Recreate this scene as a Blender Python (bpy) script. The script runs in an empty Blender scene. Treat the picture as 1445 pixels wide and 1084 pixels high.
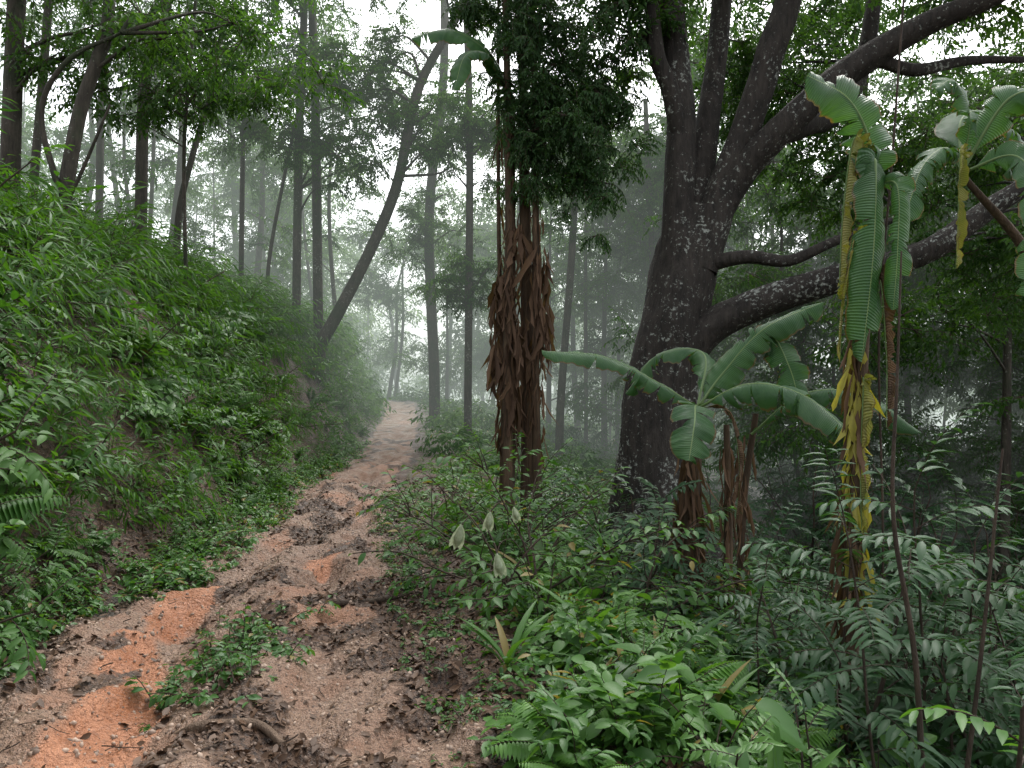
import bpy, math, random, bmesh
import numpy as np
rng=np.random.default_rng(11)
SC=bpy.context.scene
def U(a,b,n=None): return rng.uniform(a,b,n)
def nrm(v):
    v=np.asarray(v,float); return v/(np.linalg.norm(v,axis=-1,keepdims=True)+1e-9)
# ---------------------------------------------------------------- noise / terrain
_tab=np.random.default_rng(3).random((256,256))
def vnoise(x,y):
    x=np.asarray(x,float);y=np.asarray(y,float)
    xi=np.floor(x).astype(int);yi=np.floor(y).astype(int);fx=x-xi;fy=y-yi
    fx=fx*fx*(3-2*fx);fy=fy*fy*(3-2*fy)
    g=lambda a,b:_tab[a%256,b%256]
    return ((g(xi,yi)*(1-fx)+g(xi+1,yi)*fx)*(1-fy)+(g(xi,yi+1)*(1-fx)+g(xi+1,yi+1)*fx)*fy)*2-1
def fbm(x,y,o=4):
    s=0;a=.5
    for i in range(o):
        s=s+a*vnoise(x*2**i+17*i,y*2**i+5*i);a*=.5
    return s
def sm(t):
    t=np.clip(t,0,1);return t*t*(3-2*t)
_yd=np.linspace(-20,160,3601)
_k=np.ones(41)/41
def _smooth(a):
    p=np.pad(a,20,mode='edge');return np.convolve(p,_k,'valid')
_xc=_smooth(np.interp(_yd,[-20,0,3.3,4,5,6.5,8.65,13,18,28,37,45,60,90,160],[0,-.5,-1.15,-1.35,-1.65,-1.82,-2.2,-2.7,-2.95,-3.9,-5.2,-9,-20,-50,-120]))
_hw=_smooth(np.interp(_yd,[-20,3.3,4,5,6.5,8.65,13,18,28,37,60],[1.1,1.25,1.3,1.33,1.12,.9,.88,.8,.72,.8,.8]))
XC=lambda y:np.interp(y,_yd,_xc)
HW=lambda y:np.interp(y,_yd,_hw)
def terr(x,y):
    x=np.asarray(x,float);y=np.asarray(y,float)
    s=x-XC(y);hw=HW(y)
    z=np.interp(y,[-20,0,18,28,37,60,160,400],[0,0,0,.3,.7,1.0,-3,-12])
    u=-s-hw
    L=sm(u/2.4)
    z=z+3.05*L+.36*np.clip(u-2.0,0,28)+L*.55*fbm(x*.9,y*.9)
    v=s-hw
    sl=np.interp(y,[0,12,20,60],[.5,.5,.25,.12])
    w=np.clip(v-.8,0,200)
    z=z-.05*np.clip(v,0,1.5)-13*(1-np.exp(-sl*w/13))+sm(v)*.18*fbm(x*.8+9,y*.8)
    p=sm((hw+.3-np.abs(s))/.4)
    near=np.interp(y,[0,14,25],[1,1,.3])
    z=z+p*near*(-.08*np.exp(-((s+.55)/.22)**2)-.08*np.exp(-((s-.25+.2*np.sin(y*.9))/.16)**2)+.10*fbm(x*2.2,y*1.6)+.07*fbm(x*8,y*5,3)-.06*sm((fbm(x*3+4,y*1.2,3)-.05)/.1))
    return z
# ---------------------------------------------------------------- mesh builder
class MB:
    def __init__(s): s.V=[];s.F=[];s.M=[];s.n=0
    def add(s,V,F,m=0):
        V=np.asarray(V,float).reshape(-1,3)
        for f in F:
            f=np.asarray(f,int)
            if f.size==0: continue
            s.F.append(f+s.n);s.M.append(np.full(len(f),m))
        s.V.append(V);s.n+=len(V)
    def mesh(s,name,mats,smooth=True,uv=None):
        me=bpy.data.meshes.new(name)
        V=np.concatenate(s.V)
        faces=[]
        for f in s.F: faces+=f.tolist()
        me.from_pydata(V.tolist(),[],faces)
        for m in mats: me.materials.append(m)
        me.polygons.foreach_set('material_index',np.concatenate(s.M).astype(np.int32))
        me.polygons.foreach_set('use_smooth',np.full(len(faces),smooth))
        if uv is not None:
            l=me.uv_layers.new(name='UVMap')
            vi=np.zeros(len(me.loops),np.int32);me.loops.foreach_get('vertex_index',vi)
            l.data.foreach_set('uv',np.asarray(uv)[vi].astype(np.float32).ravel())
        me.update();return me
def obj(name,me,parent=None,coll=None):
    o=bpy.data.objects.new(name,me);(coll or SC.collection).objects.link(o)
    if parent: o.parent=parent
    return o
def catmull(P,n):
    P=np.asarray(P,float)
    Q=np.vstack([2*P[0]-P[1],P,2*P[-1]-P[-2]])
    m=len(P)-1;out=[]
    for t in np.linspace(0,m-1e-6,n):
        i=int(t);f=t-i;a,b,c,d=Q[i],Q[i+1],Q[i+2],Q[i+3]
        out.append(.5*((2*b)+(-a+c)*f+(2*a-5*b+4*c-d)*f*f+(-a+3*b-3*c+d)*f**3))
    return np.array(out)
def tube(mb,P,R,sides=8,n=None,m=0,rough=0.,cap=False):
    P=np.asarray(P,float);R=np.asarray(R,float)
    if n is None:n=len(P)*3
    C=catmull(P,n) if len(P)>2 else np.array([P[0]+(P[-1]-P[0])*t for t in np.linspace(0,1,n)])
    r=np.interp(np.linspace(0,1,n),np.linspace(0,1,len(R)),R)
    T=nrm(np.gradient(C,axis=0))
    up=np.array([.13,.97,.2]) if abs(T[0][1])<.8 else np.array([1.,0,.1])
    S=[];a=up
    for t in T:
        a=a-t*np.dot(a,t);a=a/np.linalg.norm(a);S.append(a)
    S=np.array(S);B=np.cross(T,S)
    th=np.linspace(0,2*np.pi,sides,endpoint=False)
    rr=r[:,None]*np.ones((1,sides))
    if rough>0:
        L=np.linspace(0,n*.35,n)[:,None]
        cx=np.cos(th)[None]*1.6;cy=np.sin(th)[None]*1.6
        o=rng.uniform(0,90)
        rr=rr*(1+rough*(vnoise(cx+o+L*.35,cy+o-L*.2)+.5*vnoise(cx*2.3+o+L,cy*2.3+o)))
    V=C[:,None]+rr[...,None]*(np.cos(th)[None,:,None]*S[:,None]+np.sin(th)[None,:,None]*B[:,None])
    i=np.arange(n-1)[:,None]*sides;j=np.arange(sides)[None];k=(j+1)%sides
    F=np.stack([i+j,i+k,i+k+sides,i+j+sides],-1).reshape(-1,4)
    FF=[F]
    if cap: FF.append(np.array([list(range(sides))[::-1]]));FF.append(np.array([[ (n-1)*sides+q for q in range(sides)]]))
    mb.add(V.reshape(-1,3),FF,m)
# leaf templates: x across (*W), y along (*L), curl (*L), fold (*W)
def tmpl(ts,hs,curl,fold):
    V=[[0,0,0,0]];rows=[]
    for t,h in zip(ts[1:-1],hs[1:-1]):
        z=-curl*t*t;rows.append(len(V))
        V+=[[-h,t,z,fold*h],[0,t,z,0],[h,t,z,fold*h]]
    V.append([0,1,-curl,0]);e=len(V)-1
    tri=[];q=[]
    a=rows[0];tri+=[[0,a+1,a],[0,a+2,a+1]]
    for a,b in zip(rows[:-1],rows[1:]):
        q+=[[a,a+1,b+1,b],[a+1,a+2,b+2,b+1]]
    a=rows[-1];tri+=[[a,a+1,e],[a+1,a+2,e]]
    return np.array(V,float),np.array(q,int).reshape(-1,4),np.array(tri,int)
LA=tmpl([0,.25,.55,.82,1],[0,.42,.5,.26,0],.25,.35)
LOB=tmpl([0,.15,.4,.7,.9,1],[0,.36,.5,.45,.2,0],.2,.3)
BL=tmpl([0,.3,.7,1],[0,.5,.38,0],.45,.3)
LS=(np.array([[0,0,0,0],[.5,.45,-.05,.2],[0,1,-.18,0],[-.5,.45,-.05,.2]]),np.zeros((0,4),int),np.array([[0,1,2],[0,2,3]]))
def leaves(mb,B,D,N,L,W,T=LA,m=0):
    B=np.atleast_2d(B);n=len(B)
    D=nrm(np.broadcast_to(D,(n,3)));N=np.broadcast_to(np.asarray(N,float),(n,3))
    S=nrm(np.cross(D,N));N=np.cross(S,D)
    L=np.broadcast_to(L,(n,));W=np.broadcast_to(W,(n,))
    V,q,t=T;k=len(V)
    P=B[:,None]+V[None,:,0,None]*S[:,None]*W[:,None,None]+V[None,:,1,None]*D[:,None]*L[:,None,None]+V[None,:,2,None]*N[:,None]*L[:,None,None]+V[None,:,3,None]*N[:,None]*W[:,None,None]
    off=(np.arange(n)*k)[:,None,None]
    mb.add(P.reshape(-1,3),[(q[None]+off).reshape(-1,4) if len(q) else [],(t[None]+off).reshape(-1,3)],m)
def pline(st,d,length,n=6,droop=.5,jit=0.):
    p=np.array(st,float);d=nrm(d);P=[p.copy()]
    for i in range(n):
        d=nrm(d+np.array([0,0,-droop/n])+rng.normal(0,jit,3));p=p+d*length/n;P.append(p.copy())
    return np.array(P)
def along(P,t):
    t=np.asarray(t)*(len(P)-1);i=np.minimum(t.astype(int),len(P)-2);f=(t-i)[:,None]
    return P[i]*(1-f)+P[i+1]*f, nrm(P[i+1]-P[i])
# ---------------------------------------------------------------- materials
def newmat(name):
    m=bpy.data.materials.new(name);m.use_nodes=True;nt=m.node_tree;nt.nodes.clear()
    return m,nt,nt.nodes,nt.links
def mixc(nt,f,a,b,bt='MIX'):
    n=nt.nodes.new('ShaderNodeMix');n.data_type='RGBA';n.blend_type=bt
    for k,v in ((0,f),(6,a),(7,b)):
        if hasattr(v,'is_output'): nt.links.new(v,n.inputs[k])
        elif k==0: n.inputs[0].default_value=v
        else: n.inputs[k].default_value=(*v,1)
    return n.outputs[2]
def math_(nt,op,a,b=0.,c=None,clamp=False):
    n=nt.nodes.new('ShaderNodeMath');n.operation=op;n.use_clamp=clamp
    for k,v in enumerate((a,b,c)):
        if v is None: continue
        if hasattr(v,'is_output'): nt.links.new(v,n.inputs[k])
        else: n.inputs[k].default_value=v
    return n.outputs[0]
def noise(nt,vec,scale,detail=4,rough=.6,out=0):
    n=nt.nodes.new('ShaderNodeTexNoise');n.inputs['Scale'].default_value=scale;n.inputs['Detail'].default_value=detail;n.inputs['Roughness'].default_value=rough
    if vec: nt.links.new(vec,n.inputs['Vector'])
    return n.outputs[out]
def mapr(nt,v,a,b,c=0.,d=1.):
    n=nt.nodes.new('ShaderNodeMapRange');n.inputs[1].default_value=a;n.inputs[2].default_value=b;n.inputs[3].default_value=c;n.inputs[4].default_value=d
    nt.links.new(v,n.inputs[0]);return n.outputs[0]
def bump(nt,h,s,dist=.02):
    b=nt.nodes.new('ShaderNodeBump');b.inputs['Strength'].default_value=s;b.inputs['Distance'].default_value=dist
    nt.links.new(h,b.inputs['Height']);return b.outputs[0]
def finish(nt,col,rough,nor=None,trans=None,tw=0.,spec=.5):
    p=nt.nodes.new('ShaderNodeBsdfPrincipled');o=nt.nodes.new('ShaderNodeOutputMaterial')
    nt.links.new(col,p.inputs['Base Color'])
    if hasattr(rough,'is_output'): nt.links.new(rough,p.inputs['Roughness'])
    else: p.inputs['Roughness'].default_value=rough
    p.inputs['Specular IOR Level'].default_value=spec
    if nor is not None: nt.links.new(nor,p.inputs['Normal'])
    if trans is not None:
        t=nt.nodes.new('ShaderNodeBsdfTranslucent');nt.links.new(trans,t.inputs[0])
        mx=nt.nodes.new('ShaderNodeMixShader');mx.inputs[0].default_value=tw
        nt.links.new(p.outputs[0],mx.inputs[1]);nt.links.new(t.outputs[0],mx.inputs[2]);nt.links.new(mx.outputs[0],o.inputs[0])
    else: nt.links.new(p.outputs[0],o.inputs[0])
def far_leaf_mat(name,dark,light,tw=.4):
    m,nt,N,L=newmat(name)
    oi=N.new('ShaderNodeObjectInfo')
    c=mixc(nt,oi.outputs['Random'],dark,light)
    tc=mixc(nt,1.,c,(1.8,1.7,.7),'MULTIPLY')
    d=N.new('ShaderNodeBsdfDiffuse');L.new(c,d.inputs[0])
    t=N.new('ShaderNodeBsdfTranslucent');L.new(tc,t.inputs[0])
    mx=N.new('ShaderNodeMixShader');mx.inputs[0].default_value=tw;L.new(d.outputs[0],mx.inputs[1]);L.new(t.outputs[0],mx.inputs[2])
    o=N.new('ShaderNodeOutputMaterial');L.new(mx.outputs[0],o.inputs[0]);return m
def leaf_mat(name,dark,light,rough=.45,tw=.3,spec=.35,odd=None):
    m,nt,N,L=newmat(name)
    oi=N.new('ShaderNodeObjectInfo');g=N.new('ShaderNodeNewGeometry')
    f=math_(nt,'MULTIPLY_ADD',oi.outputs['Random'],.5,math_(nt,'MULTIPLY',g.outputs['Random Per Island'],.5))
    c=mixc(nt,f,dark,light)
    if odd:
        k=math_(nt,'GREATER_THAN',g.outputs['Random Per Island'],.965)
        c=mixc(nt,k,c,odd)
    tc=mixc(nt,1.,c,(1.7,1.7,.5),'MULTIPLY')
    finish(nt,c,rough,None,tc,tw,spec)
    return m
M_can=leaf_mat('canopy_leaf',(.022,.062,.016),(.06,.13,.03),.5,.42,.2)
M_mid=far_leaf_mat('midground_leaf_hazed',(.03,.075,.024),(.075,.15,.045))  # a step paler than the canopy, some haze painted into the colour
M_far=far_leaf_mat('distant_leaf_hazed',(.05,.10,.04),(.10,.17,.07))  # paler leaf colour, distance haze painted in
M_vine=leaf_mat('vine_leaf',(.018,.048,.016),(.045,.10,.03),.45,.35,.25)
M_bank=leaf_mat('bank_leaf',(.024,.078,.015),(.080,.18,.032),.5,.38,.22)
M_shr=leaf_mat('shrub_leaf',(.03,.092,.02),(.10,.215,.045),.42,.35,.3,odd=(.2,.16,.05))
M_dk=leaf_mat('dark_pinnate_leaf',(.02,.058,.022),(.04,.10,.036),.42,.28,.3)
M_fern=leaf_mat('fern_leaf',(.055,.15,.025),(.12,.26,.045),.45,.38)
M_dead=leaf_mat('dead_leaf',(.05,.03,.02),(.18,.11,.068),.85,.12,.15)
M_yel=leaf_mat('yellow_leaf',(.30,.27,.05),(.42,.38,.09),.5,.25,.3)
M_lit=leaf_mat('litter_leaf',(.03,.019,.013),(.15,.085,.047),.6,.0,.3)
def bark_mat(name,c1,c2,lich=None,th=.62,stretch=(1,1,.22),moss=None,ls=17):
    m,nt,N,L=newmat(name)
    tc=N.new('ShaderNodeTexCoord');mp=N.new('ShaderNodeMapping');L.new(tc.outputs['Object'],mp.inputs[0])
    mp.inputs['Scale'].default_value=stretch
    a=noise(nt,mp.outputs[0],14,5,.7);b=noise(nt,tc.outputs['Object'],2.3,3)
    c=mixc(nt,mapr(nt,a,.3,.7),c1,c2)
    c=mixc(nt,mapr(nt,b,.4,.7,0,.5),c,tuple(x*.45 for x in c1))
    if moss: c=mixc(nt,mapr(nt,noise(nt,tc.outputs['Object'],1.7,3),.5,.65,0,.7),c,moss)
    if lich:
        l=noise(nt,tc.outputs['Object'],ls,5,.72);l2=noise(nt,tc.outputs['Object'],1.3,2)
        k=math_(nt,'ADD',l,math_(nt,'MULTIPLY',l2,.45))
        c=mixc(nt,mapr(nt,k,th+.17,th+.25,0,.85),c,lich)
    finish(nt,c,.8,bump(nt,a,1.,.05),spec=.25)
    return m
M_big=bark_mat('dark_wet_bark',(.016,.014,.012),(.060,.050,.042),(.33,.35,.31),.645)
M_tr=bark_mat('forest_bark',(.035,.03,.024),(.10,.085,.066),(.24,.25,.21),.68,moss=(.035,.05,.024))
M_twig=bark_mat('twig_bark',(.035,.025,.02),(.09,.065,.045))
M_stem=bark_mat('banana_stem',(.04,.027,.018),(.13,.085,.05),None,stretch=(1,1,.08))
M_wood=bark_mat('driftwood',(.09,.06,.04),(.24,.17,.12))
def ban_mat(name,c1,c2,tw=.3,rough=.33):
    m,nt,N,L=newmat(name)
    uv=N.new('ShaderNodeUVMap');sep=N.new('ShaderNodeSeparateXYZ');L.new(uv.outputs[0],sep.inputs[0])
    w=math_(nt,'SINE',math_(nt,'MULTIPLY_ADD',sep.outputs[0],420.,math_(nt,'MULTIPLY',sep.outputs[1],10.)))
    tc=N.new('ShaderNodeTexCoord');n=noise(nt,tc.outputs['Object'],5,4);n9=noise(nt,tc.outputs['Object'],1.7,2)
    c=mixc(nt,mapr(nt,n,.3,.7),c1,c2)
    c=mixc(nt,mapr(nt,n9,.45,.7,0,.5),c,tuple(x*.6 for x in c1))
    c=mixc(nt,mapr(nt,w,-1,1,0,.3),c,tuple(x*.5 for x in c1))
    rib=math_(nt,'LESS_THAN',math_(nt,'ABSOLUTE',sep.outputs[1]),.03)
    c=mixc(nt,rib,c,(.16,.24,.09))
    edge=mapr(nt,math_(nt,'ADD',math_(nt,'ABSOLUTE',sep.outputs[1]),math_(nt,'MULTIPLY',n,.2)),1.0,1.09)
    c=mixc(nt,edge,c,(.14,.09,.04))
    tcc=mixc(nt,1.,c,(1.6,1.6,.5),'MULTIPLY')
    finish(nt,c,rough,bump(nt,w,.5,.005),tcc,tw,.4)
    return m
M_ban=ban_mat('banana_leaf',(.035,.105,.035),(.075,.17,.055))
M_bany=ban_mat('banana_leaf_yellowing',(.17,.20,.045),(.34,.30,.09),.3,.5)
M_band=ban_mat('banana_leaf_dead',(.07,.042,.025),(.17,.10,.055),.1,.75)
def ground_mat():
    m,nt,N,L=newmat('forest_ground')
    tc=N.new('ShaderNodeTexCoord');P=tc.outputs['Object']
    at=N.new('ShaderNodeVertexColor');at.layer_name='mask'
    sp=N.new('ShaderNodeSeparateColor');L.new(at.outputs[0],sp.inputs[0])
    n1=noise(nt,P,3.1,4);n2=noise(nt,P,28,4,.7);n3=noise(nt,P,110,2,.6)
    soil=mixc(nt,mapr(nt,n2,.35,.65),(.014,.011,.007),(.042,.029,.018))
    sand=mixc(nt,mapr(nt,n2,.3,.7),(.17,.098,.062),(.36,.24,.165))
    sand=mixc(nt,mapr(nt,n1,.45,.68,0,.7),sand,(.22,.11,.062))
    sand=mixc(nt,mapr(nt,n3,.52,.64,0,.8),sand,(.08,.05,.035))
    clay=mixc(nt,mapr(nt,n1,.35,.65),(.34,.13,.055),(.46,.21,.11))
    clay=mixc(nt,mapr(nt,n3,.55,.7,0,.5),clay,(.20,.08,.04))
    clay=mixc(nt,mapr(nt,n2,.5,.62,0,.55),clay,(.22,.10,.055))
    lit=mixc(nt,mapr(nt,n2,.38,.6),(.028,.018,.013),(.12,.068,.04))
    def th(k,w=.5,j=.5):
        return mapr(nt,math_(nt,'ADD',k,math_(nt,'MULTIPLY',math_(nt,'SUBTRACT',n2,.5),w)),.3,.65)
    c=mixc(nt,th(sp.outputs[1]),soil,sand)
    c=mixc(nt,th(sp.outputs[0]),c,clay)
    c=mixc(nt,th(sp.outputs[2],1.3),c,lit)
    v=N.new('ShaderNodeTexVoronoi');v.inputs['Scale'].default_value=42;L.new(P,v.inputs['Vector'])
    h=math_(nt,'ADD',math_(nt,'MULTIPLY',n2,1.),math_(nt,'MULTIPLY',v.outputs['Distance'],-.4))
    h=math_(nt,'ADD',h,math_(nt,'MULTIPLY',n3,.35))
    finish(nt,c,mapr(nt,n1,.35,.65,.33,.75),bump(nt,h,1.,.04),spec=.5)
    return m
M_gr=ground_mat()
m,nt,N,L=newmat('pebble_stone');oi=N.new('ShaderNodeNewGeometry')
finish(nt,mixc(nt,oi.outputs['Random Per Island'],(.08,.05,.035),(.38,.28,.21)),.7);M_peb=m
m,nt,N,L=newmat('pale_spathe');tc=N.new('ShaderNodeTexCoord')
c=mixc(nt,mapr(nt,noise(nt,tc.outputs['Object'],40,3),.3,.7),(.26,.33,.18),(.46,.50,.34));finish(nt,c,.5,None,c,.3);M_sp=m
# ---------------------------------------------------------------- terrain mesh
def build_ground():
    xs=np.concatenate([-np.geomspace(160,7.2,60),np.arange(-7,4.2,.05),np.geomspace(4.4,200,60)])
    ys=[-14.]
    while ys[-1]<2.4: ys.append(ys[-1]+(.8 if ys[-1]<0 else .2))
    while ys[-1]<320: ys.append(ys[-1]+max(.05,.009*(ys[-1]-4)) if ys[-1]<25 else ys[-1]*1.03)
    ys=np.array(ys)
    X,Y=np.meshgrid(xs,ys);Z=terr(X,Y)
    nx,ny=len(xs),len(ys)
    mb=MB();i=np.arange(ny-1)[:,None]*nx;j=np.arange(nx-1)[None]
    F=np.stack([i+j,i+j+1,i+j+nx+1,i+j+nx],-1).reshape(-1,4)
    mb.add(np.stack([X,Y,Z],-1).reshape(-1,3),[F])
    me=mb.mesh('ground',[M_gr])
    C=masks(X.ravel(),Y.ravel())
    a=me.color_attributes.new('mask','FLOAT_COLOR','POINT')
    a.data.foreach_set('color',C.astype(np.float32).ravel())
    return obj('ground',me)
def segd(x,y,pl):
    d=np.full(x.shape,1e9)
    for (ax,ay),(bx,by) in zip(pl[:-1],pl[1:]):
        t=np.clip(((x-ax)*(bx-ax)+(y-ay)*(by-ay))/((bx-ax)**2+(by-ay)**2),0,1)
        d=np.minimum(d,np.hypot(x-ax-t*(bx-ax),y-ay-t*(by-ay)))
    return d
def masks(x,y):
    s=x-XC(y);hw=HW(y);n=fbm(x*1.7,y*1.3);n2=fbm(x*4+3,y*3,3)
    path=sm((hw-np.abs(s)+.25*n+.08)/.35)
    def blob(pl,r,k=.35): return sm((r-segd(x,y,pl)+k*n*.6+k*.4*n2)/.22)
    clay=blob([(-1.55,2.9),(-1.9,3.6),(-2.1,4.3),(-2.4,5.1),(-2.6,6.6)],.30)
    clay=np.maximum(clay,blob([(-1.75,7.1),(-1.65,8.2)],.14))
    clay=np.maximum(clay,.6*blob([(-.7,5.0),(-.8,5.6)],.15))
    clay=np.maximum(clay,.42*sm((fbm(x*.8+30,y*.7)-.08)/.2))*path
    lit=blob([(-1.0,3.0),(-1.45,4.3),(-1.8,5.6),(-2.3,7.3)],.22,.7)
    lit=np.maximum(lit,blob([(-.1,3.0),(-.45,4.5),(-.85,5.8),(-1.1,7.5)],.34,.7))
    lit=np.maximum(lit,blob([(-2.1,8.2),(-2.2,9.5),(-2.5,11)],.25,.7))
    lit=np.maximum(lit,sm((np.abs(s)-hw+.32+.5*n2)/.3)*.9)
    lit=np.maximum(lit,.8*sm((n2-.1)/.2))
    return np.stack([clay,path,lit,np.ones_like(x)],-1)
build_ground()
# ---------------------------------------------------------------- prototypes
def coll(name,meshes):
    c=bpy.data.collections.new(name)
    for i,me in enumerate(meshes): obj('%s_%02d'%(name,i),me,coll=c)
    return c
def side_leaves(mb,P,n,L,W,T,ang=.8,droop=.25,t0=.25,pair=False,m=0,nj=.25):
    t=np.linspace(t0,1,n);B,Tn=along(P,t)
    up=np.array([0,0,1.]);S=nrm(np.cross(Tn,up)+1e-4)
    for sg in ((1,-1) if pair else (0,)):
        s=(np.where(np.arange(n)%2==0,1,-1) if sg==0 else np.full(n,sg))[:,None]
        D=Tn*math.cos(ang)+S*s*math.sin(ang)+np.array([0,0,-droop])+rng.normal(0,.15,(n,3))
        Nn=up+rng.normal(0,nj,(n,3))
        l=L*U(.7,1.1,n);l[-1]*=.8
        leaves(mb,B,D,Nn,l,l*W/L,T,m)
def p_spray(L=.12,W=.05,nt_=7,ln=.8,nl=13,droop=.7,mat=None,tw=True):
    mb=MB()
    for k in range(nt_):
        a=U(0,6.28);e=U(-.3,.9)
        P=pline([0,0,0],[math.cos(a)*math.cos(e),math.sin(a)*math.cos(e),math.sin(e)],ln*U(.6,1.1),5,droop,.15)
        if tw: tube(mb,P,[.007,.003],3,4,1)
        side_leaves(mb,P,nl,L,W,LS,.9,.5,.2,nj=.5)
        for q in range(2):
            b,_=along(P,[U(.3,.7)])
            P2=pline(b[0],nrm(rng.normal(0,1,3)),ln*.4,4,droop)
            side_leaves(mb,P2,int(nl*.55),L,W,LS,.9,.5,.1,nj=.5)
    return mb.mesh('leaf_spray',[mat or M_can,M_twig],False)
def p_shrub(h=.6,ns=7,L=.11,W=.055,T=LA,mat=M_shr,spread=.9,nl=9,droop=.6,pair=False):
    mb=MB()
    for k in range(ns):
        a=k*2.4+U(-.4,.4);e=U(.35,1.35)
        d=[math.cos(a)*math.cos(e)*spread,math.sin(a)*math.cos(e)*spread,math.sin(e)]
        P=pline([U(-.05,.05),U(-.05,.05),-.05],d,h*U(.6,1.15),6,droop,.08)
        tube(mb,P,[.005,.002],3,7,1)
        side_leaves(mb,P,nl,L,W,T,.95,.15,.25,pair)
        for q in range(2):
            b,tt=along(P,[U(.35,.8)])
            P2=pline(b[0],tt[0]+rng.normal(0,.7,3),h*.35,4,droop)
            side_leaves(mb,P2,5,L*.9,W*.9,T,.95,.15,.2,pair)
    return mb.mesh('shrub',[mat,M_twig],True)
def p_bamboo(mat=M_bank,h=.75):
    mb=MB()
    for k in range(9):
        a=U(0,6.28);e=U(.5,1.4)
        P=pline([U(-.12,.12),U(-.12,.12),-.05],[math.cos(a)*math.cos(e),math.sin(a)*math.cos(e),math.sin(e)],h*U(.6,1.15),7,1.1,.06)
        tube(mb,P,[.004,.0015],3,6,1)
        side_leaves(mb,P,12,.17,.022,BL,.6,.35,.25,nj=.5)
    return mb.mesh('bamboo_grass',[mat,M_twig],True)
def p_fern(nf=9,ln=.6,mat=M_fern,e0=.6):
    mb=MB()
    for k in range(nf):
        a=k*6.283/nf+U(-.3,.3);e=U(e0,e0+.5)
        P=pline([0,0,0],[math.cos(a)*math.cos(e),math.sin(a)*math.cos(e),math.sin(e)],ln*U(.7,1.1),9,1.2)
        tube(mb,P,[.004,.0015],3,10,1)
        n=20;t=np.linspace(.15,1,n);B,Tn=along(P,t);S=nrm(np.cross(Tn,[0,0,1.]))
        l=ln*.24*np.sin(np.pi*(t*.85+.12))**.8+.01
        for sg in(1,-1): leaves(mb,B,S*sg+Tn*.3+[0,0,-.12],np.array([0,0,1.])+rng.normal(0,.1,(n,3)),l,l*.26+.004,BL,0)
    return mb.mesh('fern',[mat,M_twig],True)
def p_pinn(h=1.6,nc=9,rl=.5,np_=8,mat=M_dk,lean=.15,L=.13):
    mb=MB();P=pline([0,0,0],[U(-lean,lean),U(-lean,lean),1],h,8,.0,.05)
    tube(mb,P,[.012,.005],5,12,1)
    for k in range(nc):
        t=.3+.7*k/(nc-1);b,_=along(P,[t]);a=k*2.4+U(-.3,.3);e=U(.2,.7) if t<.95 else 1.2
        Q=pline(b[0],[math.cos(a)*math.cos(e),math.sin(a)*math.cos(e),math.sin(e)],rl*U(.75,1.1),9,.8,.03)
        tube(mb,Q,[.004,.002],3,8,1)
        side_leaves(mb,Q,np_,L,L*.30,LA,1.05,.12,.2,True,nj=.12)
    return mb.mesh('pinnate_sapling',[mat,M_twig],True)
ST=tmpl([0,.15,.35,.55,.75,.9,1],[0,.3,.45,.5,.4,.22,0],.55,.5)
def p_strap(n=9,L=.45,W=.05,mat=M_shr):
    mb=MB()
    for k in range(n):
        a=U(0,6.28);e=U(.7,1.35)
        D=np.array([math.cos(a)*math.cos(e),math.sin(a)*math.cos(e),math.sin(e)])
        Nn=np.array([-math.cos(a)*math.sin(e),-math.sin(a)*math.sin(e),math.cos(e)])
        leaves(mb,[[U(-.03,.03),U(-.03,.03),0]],D,Nn,L*U(.6,1.1),W,ST,0)
    return mb.mesh('strap_leaves',[mat],True)
def p_broad(n=9,h=.45,L=.24,W=.17,mat=M_shr):
    mb=MB()
    for k in range(n):
        a=k*2.4+U(-.3,.3);e=U(.6,1.3)
        P=pline([0,0,0],[math.cos(a)*math.cos(e),math.sin(a)*math.cos(e),math.sin(e)],h*U(.6,1.2),6,.8,.04)
        tube(mb,P,[.006,.003],4,8,1)
        leaves(mb,[P[-1]],[math.cos(a),math.sin(a),-.35],[U(-.2,.2),U(-.2,.2),1],L*U(.7,1.1),W*U(.8,1.1),tmpl([0,.03,.18,.4,.65,.85,1],[0,.25,.5,.5,.38,.18,0],.25,.3),0)
    return mb.mesh('broadleaf',[mat,M_twig],True)
C_spray=coll('canopy_spray',[p_spray() for i in range(5)])
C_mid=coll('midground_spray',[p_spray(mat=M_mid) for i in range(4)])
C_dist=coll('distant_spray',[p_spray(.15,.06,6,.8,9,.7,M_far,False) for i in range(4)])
C_vine=coll('vine_spray',[p_spray(.10,.04,9,.6,15,1.5,M_vine) for i in range(4)])
C_bank=coll('bank_plant',[p_bamboo() for i in range(4)]+[p_shrub(.6,6,.11,.05,mat=M_bank) for i in range(2)]+[p_shrub(.55,6,.12,.075,LOB,M_shr)]+[p_fern(8,.55,M_bank)]+[p_broad(8,.35,.15,.09,M_bank)]+[p_pinn(.8,7,.35,7,M_bank,.3,.1)])
C_shr=coll('understory_plant',[p_shrub(.55,6,.12,.05) for i in range(3)]+[p_shrub(.5,6,.13,.075,LOB) for i in range(2)]+[p_fern(8,.5),p_strap(),p_broad(),p_broad(6,.35,.18,.09),p_pinn(.7,7,.35,7,M_shr,.3,.09)])
C_small=coll('seedling',[p_shrub(.2,4,.06,.03,nl=5) for i in range(3)])
C_dark=coll('dark_sapling',[p_pinn(.9,8,.35,7,M_dk,.3,.10) for i in range(3)]+[p_shrub(.7,8,.12,.05,mat=M_dk) for i in range(2)])
C_far=coll('far_undergrowth',[p_spray(.14,.045,9,.6,9,.6,M_mid,False) for i in range(3)])
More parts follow.
